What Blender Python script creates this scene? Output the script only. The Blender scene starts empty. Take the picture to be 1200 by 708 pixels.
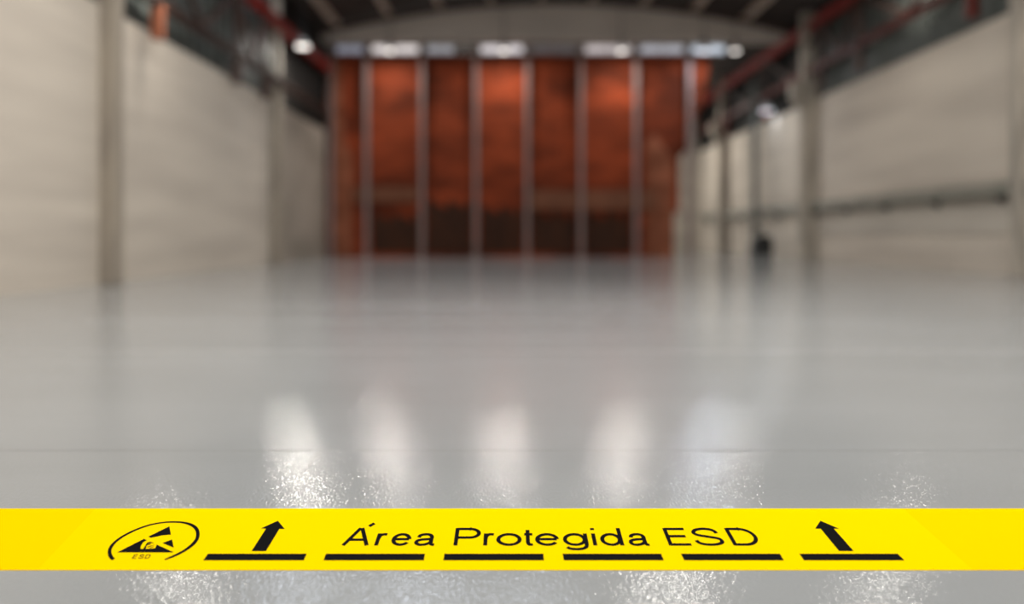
import bpy, bmesh, math, random
from mathutils import Vector
random.seed(7)
SC = bpy.context.scene
COL = SC.collection
# ------------------------------------------------------------------ camera, world, exposure
FPX, HY, CH = 900.0, 276.0, 1.0          # focal length in px, horizon row, camera height
cam_d = bpy.data.cameras.new('camera'); cam = bpy.data.objects.new('camera', cam_d); COL.objects.link(cam)
cam.location = (0, 0, CH); cam.rotation_euler = (math.pi/2, 0, 0)
cam_d.sensor_width = 36; cam_d.lens = FPX/1200*36
cam_d.shift_y = -(354-HY)/1200
cam_d.clip_start = .05; cam_d.clip_end = 200
cam_d.dof.use_dof = True; cam_d.dof.focus_distance = 2.62
cam_d.dof.aperture_fstop = .027/.056
SC.camera = cam
SC.view_settings.view_transform = 'Standard'; SC.view_settings.look = 'None'
SC.view_settings.gamma = 1; SC.view_settings.use_curve_mapping = False
SC.view_settings.exposure = 0.0
SC.cycles.use_denoising = True
SC.cycles.max_bounces = 6; SC.cycles.sample_clamp_indirect = 6
w = bpy.data.worlds.new('World'); SC.world = w; w.use_nodes = True
w.node_tree.nodes['Background'].inputs[0].default_value = (1, .97, .91, 1)
w.node_tree.nodes['Background'].inputs[1].default_value = 1.9

def area(name, loc, size, power, color, rot=(0, 0, 0), shape='RECTANGLE', spread=math.pi, parent=None):
    l = bpy.data.lights.new(name, 'AREA'); l.shape = shape
    l.size = size[0]; l.size_y = size[1]; l.energy = power; l.color = color; l.spread = spread
    o = bpy.data.objects.new(name, l); COL.objects.link(o); o.location = loc; o.rotation_euler = rot
    if parent: o.parent = parent
    return o

WARM, COOL = (1, .95, .87), (.80, .88, 1)
# unseen roof panels: first three added as fill light, others skylights (X, Y, width, length, power)
SKY_FILL = [(-1.5, 9, 1.6, 9, 1180), (3.5, 8, 1.6, 9, 720), (8.5, 9, 1.4, 9, 330), (-6.8, 24.4, 1.5, 1.8, 60), (-3.0, 24.4, 2.2, 1.8, 90), (.5, 24.4, .9, 1.8, 45)]

# ------------------------------------------------------------------ materials
def mat(name, col, rough=.8, spec=.3, metal=0, noise=None, bump=None, emit=None):
    """noise = (scale xyz, second colour, detail, lo, hi)"""
    m = bpy.data.materials.new(name); m.use_nodes = True
    nt = m.node_tree; b = nt.nodes['Principled BSDF']
    b.inputs['Base Color'].default_value = (*col, 1); b.inputs['Roughness'].default_value = rough
    b.inputs['Metallic'].default_value = metal; b.inputs['Specular IOR Level'].default_value = spec
    tc = nt.nodes.new('ShaderNodeTexCoord')
    if noise:
        sc, c2, det, lo, hi = noise
        mp = nt.nodes.new('ShaderNodeMapping'); mp.inputs['Scale'].default_value = sc
        nt.links.new(tc.outputs['Object'], mp.inputs['Vector'])
        n = nt.nodes.new('ShaderNodeTexNoise'); n.inputs['Scale'].default_value = 1; n.inputs['Detail'].default_value = det
        nt.links.new(mp.outputs[0], n.inputs['Vector'])
        r = nt.nodes.new('ShaderNodeValToRGB'); r.color_ramp.elements[0].position = lo; r.color_ramp.elements[1].position = hi
        r.color_ramp.elements[0].color = (*c2, 1); r.color_ramp.elements[1].color = (*col, 1)
        nt.links.new(n.outputs['Fac'], r.inputs[0]); nt.links.new(r.outputs[0], b.inputs['Base Color'])
    if bump:
        bs, st, di = bump
        n2 = nt.nodes.new('ShaderNodeTexNoise'); n2.inputs['Scale'].default_value = bs; n2.inputs['Detail'].default_value = 2
        nt.links.new(tc.outputs['Object'], n2.inputs['Vector'])
        bp = nt.nodes.new('ShaderNodeBump'); bp.inputs['Strength'].default_value = st; bp.inputs['Distance'].default_value = di
        nt.links.new(n2.outputs['Fac'], bp.inputs['Height']); nt.links.new(bp.outputs[0], b.inputs['Normal'])
    if emit:
        b.inputs['Emission Color'].default_value = (*emit[0], 1); b.inputs['Emission Strength'].default_value = emit[1]
    return m

M = {}
M['wall'] = mat('painted concrete', (.60, .535, .455), .9, .2, noise=((.35, .16, 1.5), (.47, .415, .355), 5, .32, .66), bump=(9, .25, .02))
M['wall_low'] = mat('lower concrete', (.52, .475, .41), .9, .2, noise=((.35, .2, 1.3), (.40, .36, .315), 4, .35, .65))
M['wall_end'] = mat('shaded bay concrete', (.33, .285, .24), .9, .2, noise=((.4, .3, .6), (.24, .21, .175), 4, .35, .65))  # darker wall colour that carries the shade of the far left bay
M['column'] = mat('column concrete', (.37, .32, .255), .9, .2, noise=((3, 3, .5), (.25, .215, .18), 4, .35, .65))
M['column_grey'] = mat('grey column concrete', (.5, .44, .37), .9, .2, noise=((3, 3, .4), (.26, .235, .20), 4, .35, .65))
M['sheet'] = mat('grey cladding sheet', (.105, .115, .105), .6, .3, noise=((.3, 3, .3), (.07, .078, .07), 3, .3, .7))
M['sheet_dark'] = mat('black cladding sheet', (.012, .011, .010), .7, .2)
M['deck'] = mat('roof deck', (.06, .046, .04), .8, .2, noise=((.4, .3, 1), (.04, .031, .028), 3, .3, .7))
M['purlin'] = mat('purlin paint', (.62, .52, .44), .7, .2)
M['beam'] = mat('roof beam concrete', (.50, .44, .39), .9, .2, noise=((.5, 2, 1.4), (.42, .37, .33), 3, .3, .7))
M['red'] = mat('red steel paint', (.26, .022, .015), .45, .4)
M['redmid'] = mat('dull red steel', (.11, .018, .013), .5, .3)
M['redbrown'] = mat('dark brown steel', (.050, .026, .020), .55, .3)
M['orange'] = mat('primer steel', (.30, .10, .05), .6, .3)
M['post'] = mat('grey post steel', (.20, .15, .14), .6, .3)
M['pole'] = mat('green grey pole', (.075, .08, .072), .5, .4)
M['tray'] = mat('galvanised tray', (.27, .25, .21), .6, .3, noise=((.5, .7, 1), (.17, .17, .14), 3, .35, .65))
M['dark_wood'] = mat('dark brown boards', (.050, .017, .007), .8, .2, noise=((2, 2, .6), (.024, .010, .005), 4, .3, .7))
M['ledge'] = mat('brown ledge', (.16, .062, .033), .8, .2, noise=((.8, 1, 1), (.10, .038, .02), 3, .3, .7))
M['black'] = mat('black plastic', (.012, .012, .012), .5, .4)
M['dark_grey'] = mat('dark grey metal', (.05, .05, .05), .5, .4)
M['housing'] = mat('lamp housing', (.45, .45, .44), .5, .4)
M['lens'] = mat('lamp lens', (.9, .9, .9), .4, .3, emit=((1, .93, .86), 3.0))
M['lens_cool'] = mat('cool lamp lens', (.9, .9, .9), .4, .3, emit=((.82, .88, 1), 1.6))
M['sky_fill'] = mat('skylight and fill sheet', (.8, .8, .8), .6, .2, emit=(COOL, 2.5))
M['yellow'] = mat('yellow tape', (1.0, .67, .0), .9, 0)
M['yellow_end'] = mat('deeper yellow tape', (1.0, .63, .0), .9, 0)
M['ink'] = mat('black print', (.010, .010, .010), .9, 0)
def pane(i, c, s):
    return mat('clerestory glass %d' % i, (.3, .3, .33), .3, .4, emit=(c, s))

# brick / rust-red end wall
def brick_mat():
    m = bpy.data.materials.new('red brick'); m.use_nodes = True; nt = m.node_tree; b = nt.nodes['Principled BSDF']
    b.inputs['Roughness'].default_value = .85; b.inputs['Specular IOR Level'].default_value = .15
    tc = nt.nodes.new('ShaderNodeTexCoord'); mp = nt.nodes.new('ShaderNodeMapping'); mp.inputs['Rotation'].default_value = (math.pi/2, 0, 0)
    nt.links.new(tc.outputs['Object'], mp.inputs[0])
    br = nt.nodes.new('ShaderNodeTexBrick'); br.inputs['Scale'].default_value = 1
    br.inputs['Brick Width'].default_value = .6; br.inputs['Row Height'].default_value = .3; br.inputs['Mortar Size'].default_value = .012
    br.inputs['Color1'].default_value = (.24, .046, .015, 1); br.inputs['Color2'].default_value = (.19, .035, .011, 1); br.inputs['Mortar'].default_value = (.10, .028, .015, 1)
    nt.links.new(mp.outputs[0], br.inputs[0])
    n = nt.nodes.new('ShaderNodeTexNoise'); n.inputs['Scale'].default_value = .5; n.inputs['Detail'].default_value = 5
    mp2 = nt.nodes.new('ShaderNodeMapping'); mp2.inputs['Scale'].default_value = (.7, 1, 1.6); nt.links.new(tc.outputs['Object'], mp2.inputs[0]); nt.links.new(mp2.outputs[0], n.inputs[0])
    r = nt.nodes.new('ShaderNodeValToRGB'); r.color_ramp.elements[0].position = .36; r.color_ramp.elements[1].position = .68
    r.color_ramp.elements[0].color = (.38, .37, .36, 1); r.color_ramp.elements[1].color = (1.25, 1.15, 1.1, 1)
    nt.links.new(n.outputs['Fac'], r.inputs[0])
    mx = nt.nodes.new('ShaderNodeMix'); mx.data_type = 'RGBA'; mx.blend_type = 'MULTIPLY'; mx.inputs[0].default_value = 1
    nt.links.new(br.outputs['Color'], mx.inputs[6]); nt.links.new(r.outputs[0], mx.inputs[7]); nt.links.new(mx.outputs[2], b.inputs['Base Color'])
    return m
M['brick'] = brick_mat()

# glossy grey epoxy floor: orange-peel sparkle close up, long ripples farther away, thin joints
def floor_mat():
    m = bpy.data.materials.new('grey epoxy'); m.use_nodes = True; nt = m.node_tree; b = nt.nodes['Principled BSDF']; L = nt.links.new
    b.inputs['Specular IOR Level'].default_value = .5; b.inputs['IOR'].default_value = 1.45
    g = nt.nodes.new('ShaderNodeNewGeometry')
    def noise(scale, det=2, mul=(1, 1, 1)):
        mp = nt.nodes.new('ShaderNodeMapping'); mp.inputs['Scale'].default_value = mul; L(g.outputs['Position'], mp.inputs[0])
        n = nt.nodes.new('ShaderNodeTexNoise'); n.inputs['Scale'].default_value = scale; n.inputs['Detail'].default_value = det
        L(mp.outputs[0], n.inputs[0]); return n
    c = noise(.45, 5, (.6, 1.4, 1)); r = nt.nodes.new('ShaderNodeValToRGB'); r.color_ramp.elements[0].position = .35; r.color_ramp.elements[1].position = .65
    r.color_ramp.elements[0].color = (.318, .328, .330, 1); r.color_ramp.elements[1].color = (.352, .363, .366, 1)
    L(c.outputs['Fac'], r.inputs[0]); L(r.outputs[0], b.inputs['Base Color'])
    rn = noise(1.1, 4, (.12, 1.6, 1)); mr = nt.nodes.new('ShaderNodeMapRange'); mr.inputs[1].default_value = .35; mr.inputs[2].default_value = .7
    mr.inputs[3].default_value = .06; mr.inputs[4].default_value = .13; L(rn.outputs['Fac'], mr.inputs[0]); L(mr.outputs[0], b.inputs['Roughness'])
    n1 = noise(1, 1, (100, 46, 46)); b1 = nt.nodes.new('ShaderNodeBump'); b1.inputs['Strength'].default_value = 1; b1.inputs['Distance'].default_value = .0013; L(n1.outputs['Fac'], b1.inputs['Height'])
    n2 = noise(2.2, 3, (.25, 1.6, 1)); b2 = nt.nodes.new('ShaderNodeBump'); b2.inputs['Strength'].default_value = 1; b2.inputs['Distance'].default_value = .0011; L(n2.outputs['Fac'], b2.inputs['Height'])
    L(b2.outputs[0], b1.inputs['Normal']); L(b1.outputs[0], b.inputs['Normal'])
    return m
M['floor'] = floor_mat()

# ------------------------------------------------------------------ mesh helpers
def build(name, bm, m, parent=None, bevel=0, loc=None):
    bmesh.ops.recalc_face_normals(bm, faces=bm.faces)
    me = bpy.data.meshes.new(name); bm.to_mesh(me); bm.free()
    if isinstance(m, (list, tuple)):
        for k in m: me.materials.append(k)
    else: me.materials.append(m)
    o = bpy.data.objects.new(name, me); COL.objects.link(o)
    if parent: o.parent = parent
    if loc: o.location = loc
    if bevel:
        bv = o.modifiers.new('bevel', 'BEVEL'); bv.width = bevel; bv.segments = 2; bv.limit_method = 'ANGLE'
    return o
def box(bm, x0, x1, y0, y1, z0, z1):
    v = [bm.verts.new((x, y, z)) for x in (x0, x1) for y in (y0, y1) for z in (z0, z1)]
    for f in ((0, 1, 3, 2), (4, 6, 7, 5), (0, 4, 5, 1), (2, 3, 7, 6), (0, 2, 6, 4), (1, 5, 7, 3)):
        bm.faces.new([v[i] for i in f])
    return bm
def bar(bm, a, b, wd, hd):
    """rectangular bar from a to b"""
    a, b = Vector(a), Vector(b); d = (b-a).normalized()
    up = Vector((0, 0, 1)) if abs(d.z) < .95 else Vector((0, 1, 0))
    s = d.cross(up).normalized(); u = s.cross(d).normalized()
    vs = []
    for p in (a, b):
        for sx, sy in ((-1, -1), (1, -1), (1, 1), (-1, 1)):
            vs.append(bm.verts.new(p + s*sx*wd/2 + u*sy*hd/2))
    bm.faces.new(vs[3::-1]); bm.faces.new(vs[4:])
    for i in range(4):
        j = (i+1) % 4; bm.faces.new((vs[i], vs[j], vs[4+j], vs[4+i]))
    return bm
def ibeam(bm, y0, y1, x, z, wd, h, t=.03, axis='y'):
    """I section running along Y centred at x, z"""
    box(bm, x-wd/2, x+wd/2, y0, y1, z-h/2, z-h/2+t)
    box(bm, x-wd/2, x+wd/2, y0, y1, z+h/2-t, z+h/2)
    box(bm, x-t/2, x+t/2, y0, y1, z-h/2+t, z+h/2-t)
    return bm
def cyl(bm, a, b, r, r2=None, n=20):
    a, b = Vector(a), Vector(b); d = (b-a).normalized(); up = Vector((0, 0, 1)) if abs(d.z) < .9 else Vector((0, 1, 0))
    s = d.cross(up).normalized(); u = s.cross(d); r2 = r if r2 is None else r2
    A = [bm.verts.new(a + (s*math.cos(t)+u*math.sin(t))*r) for t in [2*math.pi*i/n for i in range(n)]]
    B = [bm.verts.new(b + (s*math.cos(t)+u*math.sin(t))*r2) for t in [2*math.pi*i/n for i in range(n)]]
    bm.faces.new(A[::-1]); bm.faces.new(B)
    for i in range(n): bm.faces.new((A[i], A[(i+1) % n], B[(i+1) % n], B[i]))
    return bm
def prism_y(bm, pts, y0, y1):
    A = [bm.verts.new((x, y0, z)) for x, z in pts]; B = [bm.verts.new((x, y1, z)) for x, z in pts]
    bm.faces.new(A); bm.faces.new(B[::-1])
    n = len(pts)
    for i in range(n): bm.faces.new((A[i], B[i], B[(i+1) % n], A[(i+1) % n]))
    return bm
def struct(name, bm, m, parent=None, bevel=0):
    o = build(name, bm, m, parent, bevel); o['kind'] = 'structure'; return o
def thing(name, label, cat, loc=(0, 0, 0), group=None):
    o = bpy.data.objects.new(name, None); COL.objects.link(o); o.location = loc; o['label'] = label; o['category'] = cat
    if group: o['group'] = group
    return o
def tag(o, label, cat, group=None):
    o['label'] = label; o['category'] = cat
    if group: o['group'] = group
    return o
NB = bmesh.new

XL, XR = -8.45, 12.5          # inner faces of the long walls
YE, YF, YB = 34.9, 52.0, -12.0   # brick end wall, far end beside it, open end behind the camera
HL, HR = 5.75, 6.6            # height of the light concrete panels
def roof_z(x): return 11.55 - .0125*(x-2.0)**2

# ------------------------------------------------------------------ structure
struct('floor', box(NB(), XL-.5, XR+.5, YB, YF+.3, -.2, 0), M['floor'])
def wall_side(name, x0, x1, h, y1, segs):
    bm = NB()
    for a, b in segs: box(bm, x0, x1, a+.012, b-.012, 0, h)      # precast bays with open joints
    box(bm, x0-.02 if x0 < 0 else x0+.05, x1-.05 if x0 < 0 else x1+.02, YB, y1, 0, h-.03)
    return struct(name, bm, M['wall'])
wall_side('wall_left', XL-.3, XL, HL, 27.11, [(YB, 4.9), (4.9, 16), (16, 27.1)])
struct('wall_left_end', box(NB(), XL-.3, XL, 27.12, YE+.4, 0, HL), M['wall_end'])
wall_side('wall_right', XR, XR+.3, HR, YF, [(YB, 5.6), (5.6, 18.4), (18.4, 31.2), (31.2, 44), (44, YF)])
struct('trim_1', box(NB(), XR-.05, XR, 5.6, 31, 1.05, 2.0), M['wall_low'])
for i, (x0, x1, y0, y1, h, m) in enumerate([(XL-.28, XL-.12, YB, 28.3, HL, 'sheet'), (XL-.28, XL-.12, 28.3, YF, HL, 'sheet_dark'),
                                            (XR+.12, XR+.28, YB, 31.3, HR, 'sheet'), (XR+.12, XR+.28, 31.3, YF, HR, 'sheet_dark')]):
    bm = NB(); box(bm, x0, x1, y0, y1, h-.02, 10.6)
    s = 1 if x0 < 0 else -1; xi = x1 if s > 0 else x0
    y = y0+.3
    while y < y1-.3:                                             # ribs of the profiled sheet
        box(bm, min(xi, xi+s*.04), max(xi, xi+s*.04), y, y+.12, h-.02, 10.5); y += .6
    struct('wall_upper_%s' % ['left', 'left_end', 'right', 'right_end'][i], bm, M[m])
# arched roof deck
bm = NB(); N = 24
pts = [(-9.0+22.0*i/N, roof_z(-9.0+22.0*i/N)) for i in range(N+1)]
prism_y(bm, pts + [(x, z+.18) for x, z in pts[::-1]], YB, YF+.3)
struct('ceiling', bm, M['deck'])
# far end beside the brick wall
bm = NB(); box(bm, 7.9, XR+.2, YF, YF+.3, 0, 11); struct('wall_back', bm, M['wall_low'])
# brick end wall, its right edge stepped
prof = [(XL, 0), (7.35, 0), (7.35, 2.0), (7.6, 2.1), (7.6, 4.6), (7.95, 4.9), (8.2, 6.1), (8.7, 7.2), (9.0, 9.2), (XL, 9.2)]
struct('wall_end', prism_y(NB(), prof, YE, YE+.4), M['brick'])
# left buttress of the end wall: paler brick pier
bm = NB(); prism_y(bm, [(-8.3, 0), (-7.25, 0), (-7.25, 4.6), (-7.6, 5.2), (-7.75, 9.0), (-8.3, 9.0)], YE-.12, YE)
M['brick_pale'] = mat('pale red brick', (.25, .085, .045), .85, .15, noise=((1, 1, 1.2), (.14, .045, .022), 5, .35, .65))
struct('trim_2', bm, M['brick_pale'])
bm = NB(); prism_y(bm, [(6.1, 0), (7.3, 0), (7.3, 4.4), (6.9, 5.0), (6.5, 5.6), (6.1, 5.2)], YE-.12, YE)
struct('trim_3', bm, M['brick_pale'])
# ledge band across the right half of the end wall, and dark boarding low in each bay
struct('trim_4', box(NB(), .8, 6.6, YE-.2, YE, 2.15, 3.05), M['ledge'], bevel=.02)
struct('trim_5', box(NB(), -7.2, -4.3, YE-.12, YE, 2.5, 3.2), M['ledge'], bevel=.02)
POSTX = [-8.15, -6.55, -4.05, -1.62, .69, 3.12, 5.6, 8.0]
for i in range(1, 6):
    a, b = POSTX[i]+.2, POSTX[i+1]-.2
    bm = NB(); top = [2.0, 2.6, 2.35, 2.1, 2.1][i-1]
    n = 9
    for k in range(n):                                           # upright boards
        box(bm, a+(b-a)*k/n+.01, a+(b-a)*(k+1)/n-.01, YE-.07-.02*(k % 2), YE, .22, top-.12*((k*5) % 4))
    struct('trim_%d' % (5+i), bm, M['dark_wood'])
# clerestory between brick and beam: one window per bay
glows = [((.75, .80, 1), .35), ((1, .92, .90), 1.1), ((.9, .92, 1), .42), ((1, .93, .95), 1.0), ((.6, .5, .5), .05), ((1, .9, .9), .75), ((.88, .9, 1), .6), ((.78, .88, 1), 1.1)]
edges = [(-8.0, -6.7), (-6.4, -4.2), (-3.9, -2.6), (-1.47, .54), (.84, 2.97), (3.27, 5.45), (5.75, 7.85), (8.0, 9.7)]
for i, ((a, b), (c, s)) in enumerate(zip(edges, glows)):
    z1, dz = 9.62, [0, .1, .05, 0, .15, .1, .05, .0][i]
    w_ = bpy.data.objects.new('window_%d' % (i+1), None); COL.objects.link(w_); w_['kind'] = 'structure'; w_.location = ((a+b)/2, YE, 9.24)
    fr = NB(); hw = (b-a)/2
    for q in ((-hw, hw, -.1, .1, -.04, .03), (-hw, hw, -.1, .1, .37, .43), (-hw, -hw+.06, -.1, .1, 0, .4), (hw-.06, hw, -.1, .1, 0, .4), (-.02, .02, -.08, .08, 0, .4)): box(fr, *q)
    f = build('frame', fr, M['post'], w_)
    g = build('glass', box(NB(), -hw+.06, hw-.06, -.02, .02, .03, .37), pane(i, c, s*.75), w_)
# skylights and added fill panels: glowing sheet and area light of each
for i, (x, y, sx, sy, p) in enumerate(SKY_FILL):
    z = roof_z(x)-.06
    o = struct('window_%d' % (i+20), box(NB(), x-sx/2-.05, x+sx/2+.05, y-sy/2-.05, y+sy/2+.05, z-.05, z+.1), M['sky_fill'])
    area('daylight_and_fill', (x, y, z-.12), (sx, sy), p, COOL if i > 2 else (1, .965, .91))

# ------------------------------------------------------------------ roof beam, purlins
bm = NB(); N = 24
top = [(XL-.05+(XR-XL+.1)*i/N, 0) for i in range(N+1)]; top = [(x, roof_z(x)-.42) for x, _ in top]
prism_y(bm, [(XL-.05, 9.66)] + top + [(XR+.05, 9.66)], 34.2, 34.75)
root = thing('roof_beam', 'grey arched concrete roof beam spanning above the red brick end wall', 'beam', (2, 34.5, 9.66))
def adopt(o, r):
    o.parent = r; o.matrix_parent_inverse = r.matrix_basis.inverted(); return o
bpy.context.view_layer.update()
adopt(build('web', bm, M['beam'], bevel=.03), root)
bm = NB(); prism_y(bm, [(x, z-.04) for x, z in top] + [(x, z+.1) for x, z in top[::-1]], 34.05, 34.9)
adopt(build('top_flange', bm, M['beam']), root)
def ori(o, loc):
    """put the origin of o at loc without moving its mesh"""
    me = o.data; off = Vector(loc) - o.location
    for v in me.vertices: v.co -= off
    o.location = loc; return o
PX = [-7.66+2.24*i for i in range(9)]
names = ['first purlin from the left wall', 'second purlin from the left wall', 'third purlin from the left wall', 'fourth purlin from the left wall', 'middle purlin of the roof',
         'fourth purlin from the right wall', 'third purlin from the right wall', 'second purlin from the right wall', 'first purlin from the right wall']
for x, nm in zip(PX, names):
    z = roof_z(x); bm = NB()
    box(bm, x-.09, x+.09, 14, 34.75, z-.30, z-.27); box(bm, x-.09, x+.09, 14, 34.75, z-.03, z+.01); box(bm, x-.02, x+.02, 14, 34.75, z-.27, z-.03)
    o = build('roof_purlin', bm, M['purlin']); ori(o, (x, 14, z-.3))
    tag(o, 'pale steel roof purlin above the grey beam, ' + nm, 'purlin', 'roof purlins running to the end wall')
# dark red rafters between the purlins and the beam
for y, nm in ((33.3, 'nearer the grey beam'), (25.0, 'farther from the end wall')):
    bm = NB(); pts2 = [(x, roof_z(x)-.30) for x in [XL+20.9*i/N for i in range(N+1)]]
    prism_y(bm, pts2 + [(x, z-.16) for x, z in pts2[::-1]], y, y+.18)
    o = build('roof_rafter', bm, M['redbrown']); ori(o, (2, y, 11))
    tag(o, 'dark brown curved steel rafter under the roof, ' + nm, 'rafter', 'roof rafters')

# ------------------------------------------------------------------ columns
def column(x0, x1, y, wy, h, m, label, ztop=None):
    cx = (x0+x1)/2; r = thing('concrete_column', label, 'column', (cx, y, 0), 'concrete columns along the walls')
    hx = (x1-x0)/2
    bm = NB(); box(bm, -hx, hx, 0, wy, .0, h); build('shaft', bm, M[m], r, bevel=.03)
    s = 1 if cx < 0 else -1
    if s < 0: bm = NB()
    A = [(s*hx*.98, h-1.1), (s*(hx+.38), h-.65), (s*(hx+.38), h), (s*hx*.98, h)]
    if s < 0: prism_y(bm, A, .06, wy-.06); build('corbel', bm, M[m], r, bevel=.02)
    bm = NB(); box(bm, -hx*.8, hx*.8, .08, wy-.08, h, ztop or h+2); build('upper_shaft', bm, M['column_grey'], r, bevel=.02)
    return r
column(XL-.03, -8.12, 15.7, .4, 7.6, 'column', 'nearest wide concrete column on the left wall', 10.2)
column(XL-.03, -8.10, 26.8, .4, 6.35, 'column', 'farther concrete column on the left wall, near the brick end wall', 10.2)
column(12.1, XR+.03, 18.3, .4, 9.2, 'column_grey', 'concrete column on the right wall cut by the photo edge', 10.2)
column(11.85, XR+.03, 31.4, .5, 7.3, 'column_grey', 'middle concrete column on the right wall with wide top', 10.2)
column(11.9, XR+.03, 44.2, .5, 7.5, 'column_grey', 'farthest concrete column on the right wall, just right of the brick', 10.2)
# slender dark pole
r = thing('steel_pole', 'slender dark green-grey pole in front of the right wall beside the black machine', 'pole', (11.75, 37.2, 0))
build('base_plate', box(NB(), -.22, .22, -.22, .22, 0, .03), M['pole'], r)
build('shaft', cyl(NB(), (0, 0, .03), (0, 0, 8.2), .14), M['pole'], r)
build('cap_plate', box(NB(), -.2, .2, -.2, .2, 8.2, 8.25), M['pole'], r)

# steel posts in front of the brick
pn = ['at its left edge', 'second from its left edge', 'third from its left edge', 'just left of its middle', 'just right of its middle', 'third from its right edge', 'second from its right edge', 'at its right edge']
for x, nm in zip(POSTX, pn):
    r = thing('wall_post', 'pale grey steel post standing against the red brick end wall, ' + nm, 'post', (x, YE-.27, 0), 'steel posts on the brick wall')
    bm = NB(); box(bm, -.085, .085, -.13, -.10, 0.02, 9.64); box(bm, -.085, .085, .10, .13, .02, 9.64); box(bm, -.03, .03, -.10, .10, .02, 9.64)
    box(bm, -.085, .085, -.10, .10, .02, .04)
    if x == POSTX[0] or x == POSTX[-1]: pass
    build('shaft', bm, M['post'], r)
    build('base_plate', box(NB(), -.22, .22, -.15, .15, 0, .02), M['post'], r)

# ------------------------------------------------------------------ lattice girders
def girder(x, zt, zb, nodes, y0, y1, label, zs, first_mat):
    r = thing('lattice_girder', label, 'girder', (x, y0, zb), 'red lattice girders')
    def P(y, z): return (0, y-y0, z-zb)
    bm = NB(); ibeam(bm, 0, y1-y0, 0, zt-zb, .30, .34, .04); build('top_chord', bm, M['red'], r)
    bm = NB(); ibeam(bm, 0, y1-y0, 0, 0, .22, .20, .035); build('bottom_chord', bm, M['redbrown'] if x < 0 else M['redmid'], r)
    for i, y in enumerate(nodes):
        build('web_post', bar(NB(), P(y, zb+.08), P(y, zt-.15), .16, .16), M['redbrown'], r)
        build('wall_hanger', bar(NB(), P(y, zs), P(y, zb-.1), .24, .2), M[first_mat[i % len(first_mat)]], r)
        if i+1 < len(nodes):
            y2 = nodes[i+1]; ym = (y+y2)/2
            build('diagonal', bar(NB(), P(y+.1, zt-.18), P(ym, zb+.1), .14, .14), M['redbrown'], r)
            build('diagonal', bar(NB(), P(ym, zb+.1), P(y2-.1, zt-.18), .14, .14), M['redbrown'], r)
    return r
girder(-8.12, 8.35, 6.35, [7.0, 12.3, 17.6, 22.7, 25.3], 2, 34.1, 'red and dark brown lattice girder running above the left wall', 5.5, ['orange', 'orange', 'orange', 'redbrown', 'redbrown'])
girder(12.15, 9.5, 7.7, [7.1, 13.7, 20.3, 26.9, 30.2, 36.8, 43.4], 2, 50, 'red lattice girder running above the right wall', 6.75, ['redmid', 'redmid', 'redmid', 'redbrown', 'redbrown'])

# ------------------------------------------------------------------ tray along the right wall
for y0, y1, nm in ((2, 18.25, 'nearest stretch, by the edge column'), (18.75, 31.35, 'between edge column and wide-topped column'),
                   (31.95, 44.15, 'stretch behind the slender pole'), (44.75, 50, 'farthest stretch beside the brick')):
    r = thing('cable_tray', 'long grey-green cable tray fixed along the right wall, ' + nm, 'cable tray', (XR-.01, y0, 2.0), 'cable trays on the right wall'); Ly = y1-y0
    bm = NB(); box(bm, -.32, -.0, 0, Ly, .02, .05); box(bm, -.32, -.29, 0, Ly, .05, .34); box(bm, -.03, 0, 0, Ly, .05, .34)
    build('channel', bm, M['tray'], r)
    for x_, z_, q in ((-.22, .12, .07), (-.11, .14, .05), (-.18, .27, .06)): build('cable', cyl(NB(), (x_, 0, z_), (x_, Ly, z_), q, n=10), M['pole'], r)
    for k in range(int(Ly/3)+1):
        bm = NB(); prism_y(bm, [(0, -.25), (0, .02), (-.32, .02), (-.32, -.03)], .6+k*3, .66+k*3); build('bracket', bm, M['dark_grey'], r)

# ------------------------------------------------------------------ lamps
def lamp(x, y, z, w_, power, color, label, m='lens', ztop=None, group='hanging roof lamps', spread=math.pi):
    r = thing('high_bay_lamp', label, 'lamp', (x, y, z), group)
    build('housing', cyl(NB(), (0, 0, .02), (0, 0, .28), w_*.5, w_*.28), M['housing'], r)
    build('ballast', cyl(NB(), (0, 0, .28), (0, 0, .5), w_*.2), M['dark_grey'], r)
    build('lens', cyl(NB(), (0, 0, 0), (0, 0, .03), w_*.47), M[m], r)
    build('rod', cyl(NB(), (0, 0, .5), (0, 0, (ztop or roof_z(x))-z), .02, n=8), M['dark_grey'], r)
    area('lamp_light', (0, 0, -.03), (w_, w_), power, color, shape='DISK', spread=spread, parent=r)
    return r
lamp(-7.66, 28.1, 7.9, .48, 190, WARM, 'bright white lamp by the left girder near the brick wall', ztop=roof_z(-7.66)-.31)
for x, nm in ((-5.3, 'over the second bay of the brick wall from the left'), (-.35, 'over the middle bay of the brick wall'), (4.75, 'over the second bay of the brick wall from the right')):
    lamp(x, 33.39, 9.0, .36, 150, (1, .93, .86), 'round hanging lamp ' + nm, group='lamps before the end wall', ztop=roof_z(x)-.47)
lamp(8.35, 33.39, 9.0, .55, 120, COOL, 'cool bluish hanging lamp under the grey beam, right of the brick', 'lens_cool', ztop=roof_z(8.35)-.47)
lamp(9.7, 33.39, 9.0, .36, 60, WARM, 'small warm hanging lamp under the right end of the grey beam', ztop=roof_z(9.7)-.47)
lamp(12.1, 36.5, 6.9, .6, 12, COOL, 'bluish lamp hanging under the right girder above the pole', 'lens_cool', ztop=7.6)
lamp(9.2, 45.5, 8.6, .9, 330, WARM, 'added fill lamp brightening the far aisle, unseen behind the brick wall')  # added out of sight to brighten the far right wall
lamp(-7.6, 17.8, 7.0, .6, 55, WARM, 'lamp over the left girder, above the photo frame', ztop=8.3)
lamp(4.9, 23.5, 9.9, .9, 130, WARM, 'lamp in the roof right of centre, above the photo frame', ztop=11)
lamp(11.4, 23.5, 9.4, .8, 85, WARM, 'lamp in the roof near the right wall, above the photo frame', ztop=10)

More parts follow.
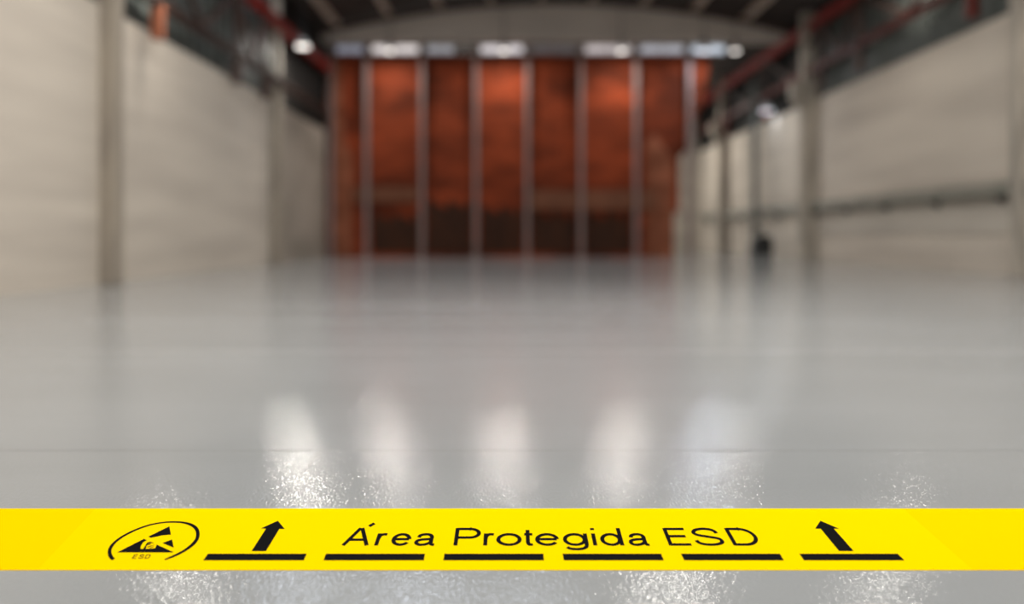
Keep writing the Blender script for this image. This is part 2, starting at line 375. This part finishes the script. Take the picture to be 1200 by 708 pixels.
# ------------------------------------------------------------------ black floor machine beside the pole
r = thing('floor_scrubber', 'small black floor machine standing beside the slender pole', 'machine', (11.45, 35.3, 0))
def lathe_wheel(x, y, rad, wd): return cyl(NB(), (x-wd/2, y, rad), (x+wd/2, y, rad), rad, n=24)
bm = NB(); prism_y(bm, [(-.45, .12), (.42, .12), (.48, .5), (.40, .95), (.05, 1.05), (-.35, .9), (-.5, .45)], -.3, .3); build('tank', bm, M['black'], r, bevel=.06)
build('skirt', cyl(NB(), (0, 0, .03), (0, 0, .14), .52, .47, 28), M['dark_grey'], r)
for s in (-1, 1): build('wheel', lathe_wheel(s*.42, .2, .14, .08), M['black'], r)
bm = NB()
for s in (-1, 1): bar(bm, (s*.22, .2, .85), (s*.24, .5, 1.32), .035, .035)
bar(bm, (-.3, .5, 1.32), (.3, .5, 1.32), .035, .035); build('handle', bm, M['dark_grey'], r)
build('control_panel', bar(NB(), (-.16, .42, 1.2), (.16, .42, 1.2), .12, .16), M['dark_grey'], r)

# ------------------------------------------------------------------ thin joints and scratch in the floor
M['joint'] = mat('floor joint', (.17, .165, .155), .5, .3)
M['joint_pale'] = mat('pale floor joint', (.55, .55, .53), .4, .4)
for i, (y, wd, xa, xb, m) in enumerate([(3.572, .0035, XL, XR, 'joint'), (6.62, .012, XL, XR, 'joint_pale'), (9.0, .02, -5, 1.0, 'joint_pale'), (10.9, .02, -4.0, 2.0, 'joint_pale')]):
    struct('trim_%d' % (30+i), box(NB(), xa, xb, y-wd/2, y+wd/2, -.001, .0006), M[m])
sc_a, sc_b = (-.880, 3.226, .0004), (-.886, 3.545, .0004)
struct('trim_34', bar(NB(), sc_a, sc_b, .004, .0008), M['joint'])

# ------------------------------------------------------------------ yellow floor tape with black printing
ZT, ZI = .0018, .0022
def G(px, py, z=0):
    Y = FPX*(CH-z)/(py-HY); return Vector(((px-600)/FPX*Y, Y, z))
tape = thing('floor_tape', 'wide bright yellow printed floor tape crossing the glossy grey floor', 'floor tape', (0, G(0, 632).y, 0))
def flat(name, polys, m, z, parent=tape, label=None, steps=None):
    """polys: lists of photo pixels on the floor, each given its place on the ground"""
    bm = NB()
    for k, p in enumerate(polys):
        pts = [G(x, y, z) for x, y in p]
        if steps:
            for q in pts: q.z += steps[k]*1.5e-5
        vs = [bm.verts.new(q) for q in pts]; f = bm.faces.new(vs)
        f.normal_update()
        if f.normal.z < 0: f.normal_flip()
    bmesh.ops.triangulate(bm, faces=bm.faces)
    me = bpy.data.meshes.new(name); bm.to_mesh(me); bm.free(); me.materials.append(m)
    o = bpy.data.objects.new(name, me); COL.objects.link(o)
    for v in me.vertices: v.co -= tape.location
    root_loc = Vector((0, 0, 0))
    o.parent = parent
    if label: o['label'] = label
    return o
yn, yf = G(0, 668, ZT).y, G(0, 596, ZT).y
yc = tape.location.y
a1, a0 = G(106, 600, ZT).x, G(44, 668, ZT).x
b1, b0 = G(1064, 600, ZT).x, G(1140, 668, ZT).x
def slab(name, quad, m, label=None):
    bm = NB(); lo = [bm.verts.new((x, y-yc, 0)) for x, y in quad]; hi = [bm.verts.new((x, y-yc, ZT)) for x, y in quad]
    bm.faces.new(lo[::-1]); bm.faces.new(hi)
    for i in range(4): bm.faces.new((lo[i], lo[(i+1) % 4], hi[(i+1) % 4], hi[i]))
    o = build(name, bm, M[m], tape)
    if label: o['label'] = label
    return o
slab('band', [(a0, yn), (b0, yn), (b1, yf), (a1, yf)], 'yellow')
slab('band_end', [(-6.5, yn), (a0, yn), (a1, yf), (-6.5, yf)], 'yellow_end', 'slightly deeper yellow left end of the tape')
slab('band_end', [(b0, yn), (6.5, yn), (6.5, yf), (b1, yf)], 'yellow_end', 'slightly deeper yellow right end of the tape')
T, B = 649.0, 656.8
for q in ([(243.7, T), (359.5, T), (356, B), (238, B)], [(382, T), (498.1, T), (496.8, B), (379, B)], [(520.8, T), (636.8, T), (637.6, B), (519.5, B)],
          [(659.3, T), (774.7, T), (778, B), (660.7, B)], [(797.9, T), (913.9, T), (918.7, B), (801.8, B)], [(936.6, T), (1052, T), (1060, B), (942.1, B)]):
    flat('dash', [q], M['ink'], ZI)
def z5(p): return [(x/3, 580+y/3) for x, y in p]
def z8(p): return [(850+x/3.4286, 580+y/3.4286) for x, y in p]
flat('arrow', [z5([(884, 198), (935, 198), (982, 120), (935, 119)]), z5([(917, 118), (935, 119), (982, 120), (1001, 120), (977, 91)])], M['ink'], ZI)
flat('arrow', [z8([(457, 226), (516, 226), (436, 136), (383, 136)]), z8([(361, 136), (383, 136), (436, 136), (457, 136), (382, 104)])], M['ink'], ZI)

# smooth curve through points
def smooth(p, closed=False, k=8):
    n = len(p); out = []
    rng = range(n) if closed else range(n-1)
    for i in rng:
        if closed: a, b, c, d = p[(i-1) % n], p[i], p[(i+1) % n], p[(i+2) % n]
        else: a, b, c, d = p[max(i-1, 0)], p[i], p[i+1], p[min(i+2, n-1)]
        for t in [j/k for j in range(k)]:
            out.append(tuple(.5*((2*b[q]) + (-a[q]+c[q])*t + (2*a[q]-5*b[q]+4*c[q]-d[q])*t*t + (-a[q]+3*b[q]-3*c[q]+d[q])*t**3) for q in (0, 1)))
    if not closed: out.append(tuple(p[-1]))
    return out
def z1(p): return [(110+x/8, 600+y/8) for x, y in p]
outer = [(170, 455), (140, 425), (130, 380), (142, 332), (188, 278), (270, 220), (380, 165), (500, 122), (620, 97), (735, 87), (850, 93), (930, 115), (975, 150), (992, 200), (980, 260), (932, 318), (850, 375), (760, 420), (668, 453)]
inner = [(198, 438), (176, 410), (165, 375), (173, 337), (210, 288), (285, 232), (390, 178), (505, 135), (620, 110), (735, 101), (835, 108), (905, 132), (945, 165), (958, 205), (948, 255), (905, 305), (835, 358), (750, 402), (664, 440)]
so, si = smooth(z1(outer)), smooth(z1(inner))
sym = flat('emblem_ring', [[so[i], so[i+1], si[i+1], si[i]] for i in range(len(so)-1)], M['ink'], ZI)
flat('emblem_triangle', [z1([(218, 380), (470, 252), (497, 266), (462, 285), (440, 320), (438, 346), (438, 380)]),
                         z1([(438, 380), (438, 346), (460, 348), (486, 347), (570, 342), (580, 330), (590, 306), (752, 380)]),
                         z1([(460, 348), (474, 328), (497, 290), (528, 279), (566, 293), (536, 292), (512, 300), (496, 318), (486, 347)]),
                         z1([(505, 306), (532, 298), (540, 301), (512, 312)]), z1([(500, 326), (560, 310), (578, 306), (545, 320), (506, 333)]),
                         z1([(520, 338), (566, 322), (560, 329), (530, 341)])], M['ink'], ZI)
flat('emblem_cuff', [z1([(510, 232), (708, 135), (722, 213), (640, 220), (590, 231), (535, 243)])], M['ink'], ZI)
flat('emblem_corner', [z1([(643, 292), (733, 258), (749, 335)])], M['ink'], ZI)

# ---- lettering drawn as strokes with a wide pen
def arc(cx, cy, rx, ry, a0, a1, n=22): return [(cx+rx*math.cos(math.radians(a0+(a1-a0)*i/n)), cy+ry*math.sin(math.radians(a0+(a1-a0)*i/n))) for i in range(n+1)]
e_ = .054
XH = .635
GL = {
 'A': [[(0, -.0), (.47, 1.0)], [(.53, 1.0), (1, 0)], [(.18, .33), (.82, .33)]],
 'r': [[(0, 0), (0, .69)], smooth([(0, .36), (.10, .52), (.36, .62), (.7, .64), (1, .63)])],
 'e': [[(0.02, .36), (.98, .36)], arc(.5, .342, .5, .297, 4, 326, 34)],
 'a': [smooth([(.10, .46), (.17, .58), (.42, .64), (.68, .61), (.80, .50), (.80, .36), (.80, .16), (.86, .055), (1.0, .045)]),
       smooth([(.80, .40), (.66, .36), (.36, .345), (.10, .29), (.02, .18), (.10, .08), (.30, .04), (.56, .075), (.74, .16), (.80, .27)])],
 'P': [[(0, 0), (0, 1)], [(0, 1-e_), (.58, 1-e_)] + arc(.58, .70, .42, .246, 90, -90) + [(.0, .454)]],
 'o': ['closed', arc(.5, .342, .5, .300, 0, 345, 23)],
 't': [smooth([(.42, .89), (.42, .7), (.42, .4), (.42, .18), (.52, .07), (.74, .05), (1, .06)]), [(0, XH+.005), (1, XH+.005)]],
 'g': ['closed', arc(.47, .342, .47, .300, 0, 345, 23), smooth([(1, .685), (1, .4), (1, .1), (.97, -.06), (.82, -.17), (.52, -.215), (.2, -.18), (.06, -.09)])],
 'i': [[(.5, 0), (.5, .685)], [(.5, .88), (.5, 1.0)]],
 'd': ['closed', arc(.47, .342, .47, .300, 0, 345, 23), [(1, 0), (1, 1)]],
 'E': [[(0, 0), (0, 1)], [(0, 1-e_), (1, 1-e_)], [(0, .53), (.93, .53)], [(0, e_), (1.04, e_)]],
 'S': [smooth([(0, .30), (.06, .17), (.22, .08), (.5, .045), (.78, .08), (.96, .17), (.99, .29), (.88, .41), (.5, .51), (.14, .61), (.03, .74), (.12, .87), (.3, .935), (.5, .955), (.74, .92), (.88, .83), (.94, .70)])],
 'D': [[(0, 0), (0, 1)], [(0, 1-e_), (.46, 1-e_)] + arc(.46, .5, .54, .446, 90, -90, 28) + [(0, e_)]],
 "'": [[(.1, 1.10), (.95, 1.27)]],
}
def stroke(pts, hw, sx, closed=False):
    """quads of a pen stroke; drawn in a space squeezed by sx so that the pen is wide"""
    P = [Vector((x/sx, y)) for x, y in pts]; n = len(P); L = []; R = []
    for i in range(n):
        if closed: a, b = P[i-1], P[(i+1) % n]; d1 = (P[i]-a).normalized(); d2 = (b-P[i]).normalized()
        else:
            d1 = (P[i]-P[i-1]).normalized() if i else (P[1]-P[0]).normalized()
            d2 = (P[i+1]-P[i]).normalized() if i < n-1 else d1
        d = (d1+d2); d = d.normalized() if d.length > 1e-6 else d1
        nn = Vector((-d.y, d.x)); k = 1/max(.6, nn.dot(Vector((-d1.y, d1.x))))
        L.append(P[i]+nn*hw*k); R.append(P[i]-nn*hw*k)
    f = lambda v: (v.x*sx, v.y)
    m = n if closed else n-1
    return [[f(L[i]), f(L[(i+1) % n]), f(R[(i+1) % n]), f(R[i])] for i in range(m)]
STEP = []                                 # overlapping strokes of one letter lie a hair above each other
def glyph(ch, xl, xr, hwp, sx, vert=20.4, base=639.3, shear=True):
    polys = []; g = GL[ch]; closed = False; nst = 0
    for s in g:
        if s == 'closed': closed = True; continue
        p = [(xl+hwp*sx+u*(xr-xl-2*hwp*sx), v*vert) for u, v in s]
        if ch == 'A' and len(s) == 2 and s[0][1] != s[1][1]: pass
        nst += 1
        for q in stroke(p, hwp, sx, closed): polys.append(q); STEP.append(nst)
        closed = False
    return polys
def place(polys, base, vx, vy):
    out = []
    for q in polys:
        out.append([(x+(vx-x)*y/(base-vy), base-y) for x, y in q])
    return out
TXT = [('A', 399.5, 432.0), ("'", 421.0, 432), ('r', 438.1, 452.2), ('e', 456.7, 480.2), ('a', 484.0, 511.0), ('P', 531.2, 562.5), ('r', 566.1, 580.6), ('o', 581.3, 611.6),
       ('t', 612.4, 627.0), ('e', 627.5, 656.2), ('g', 660.6, 690.3), ('i', 695.8, 699.8), ('d', 705.0, 731.9), ('a', 737.6, 764), ('E', 784.1, 812.3), ('S', 816.5, 851.5), ('D', 859.8, 893.6)]
polys = []
for ch, a, b in TXT:
    g = glyph(ch, a, b, 1.40, 1.72)
    polys += place(g, 639.3, 599, 180)
flat('lettering', polys, M['ink'], ZI, steps=STEP)
STEP = []
# small slanted ESD under the emblem
polys = []
for ch, a, b in (('E', 154.4, 159.6), ('S', 161.2, 167.2), ('D', 168.9, 174.6)):
    g = glyph(ch, a, b, .42, 1.4, vert=4.8)
    polys += [[(x+y*.62, 654.7-y) for x, y in q] for q in g]
flat('emblem_lettering', polys, M['ink'], ZI, steps=STEP)
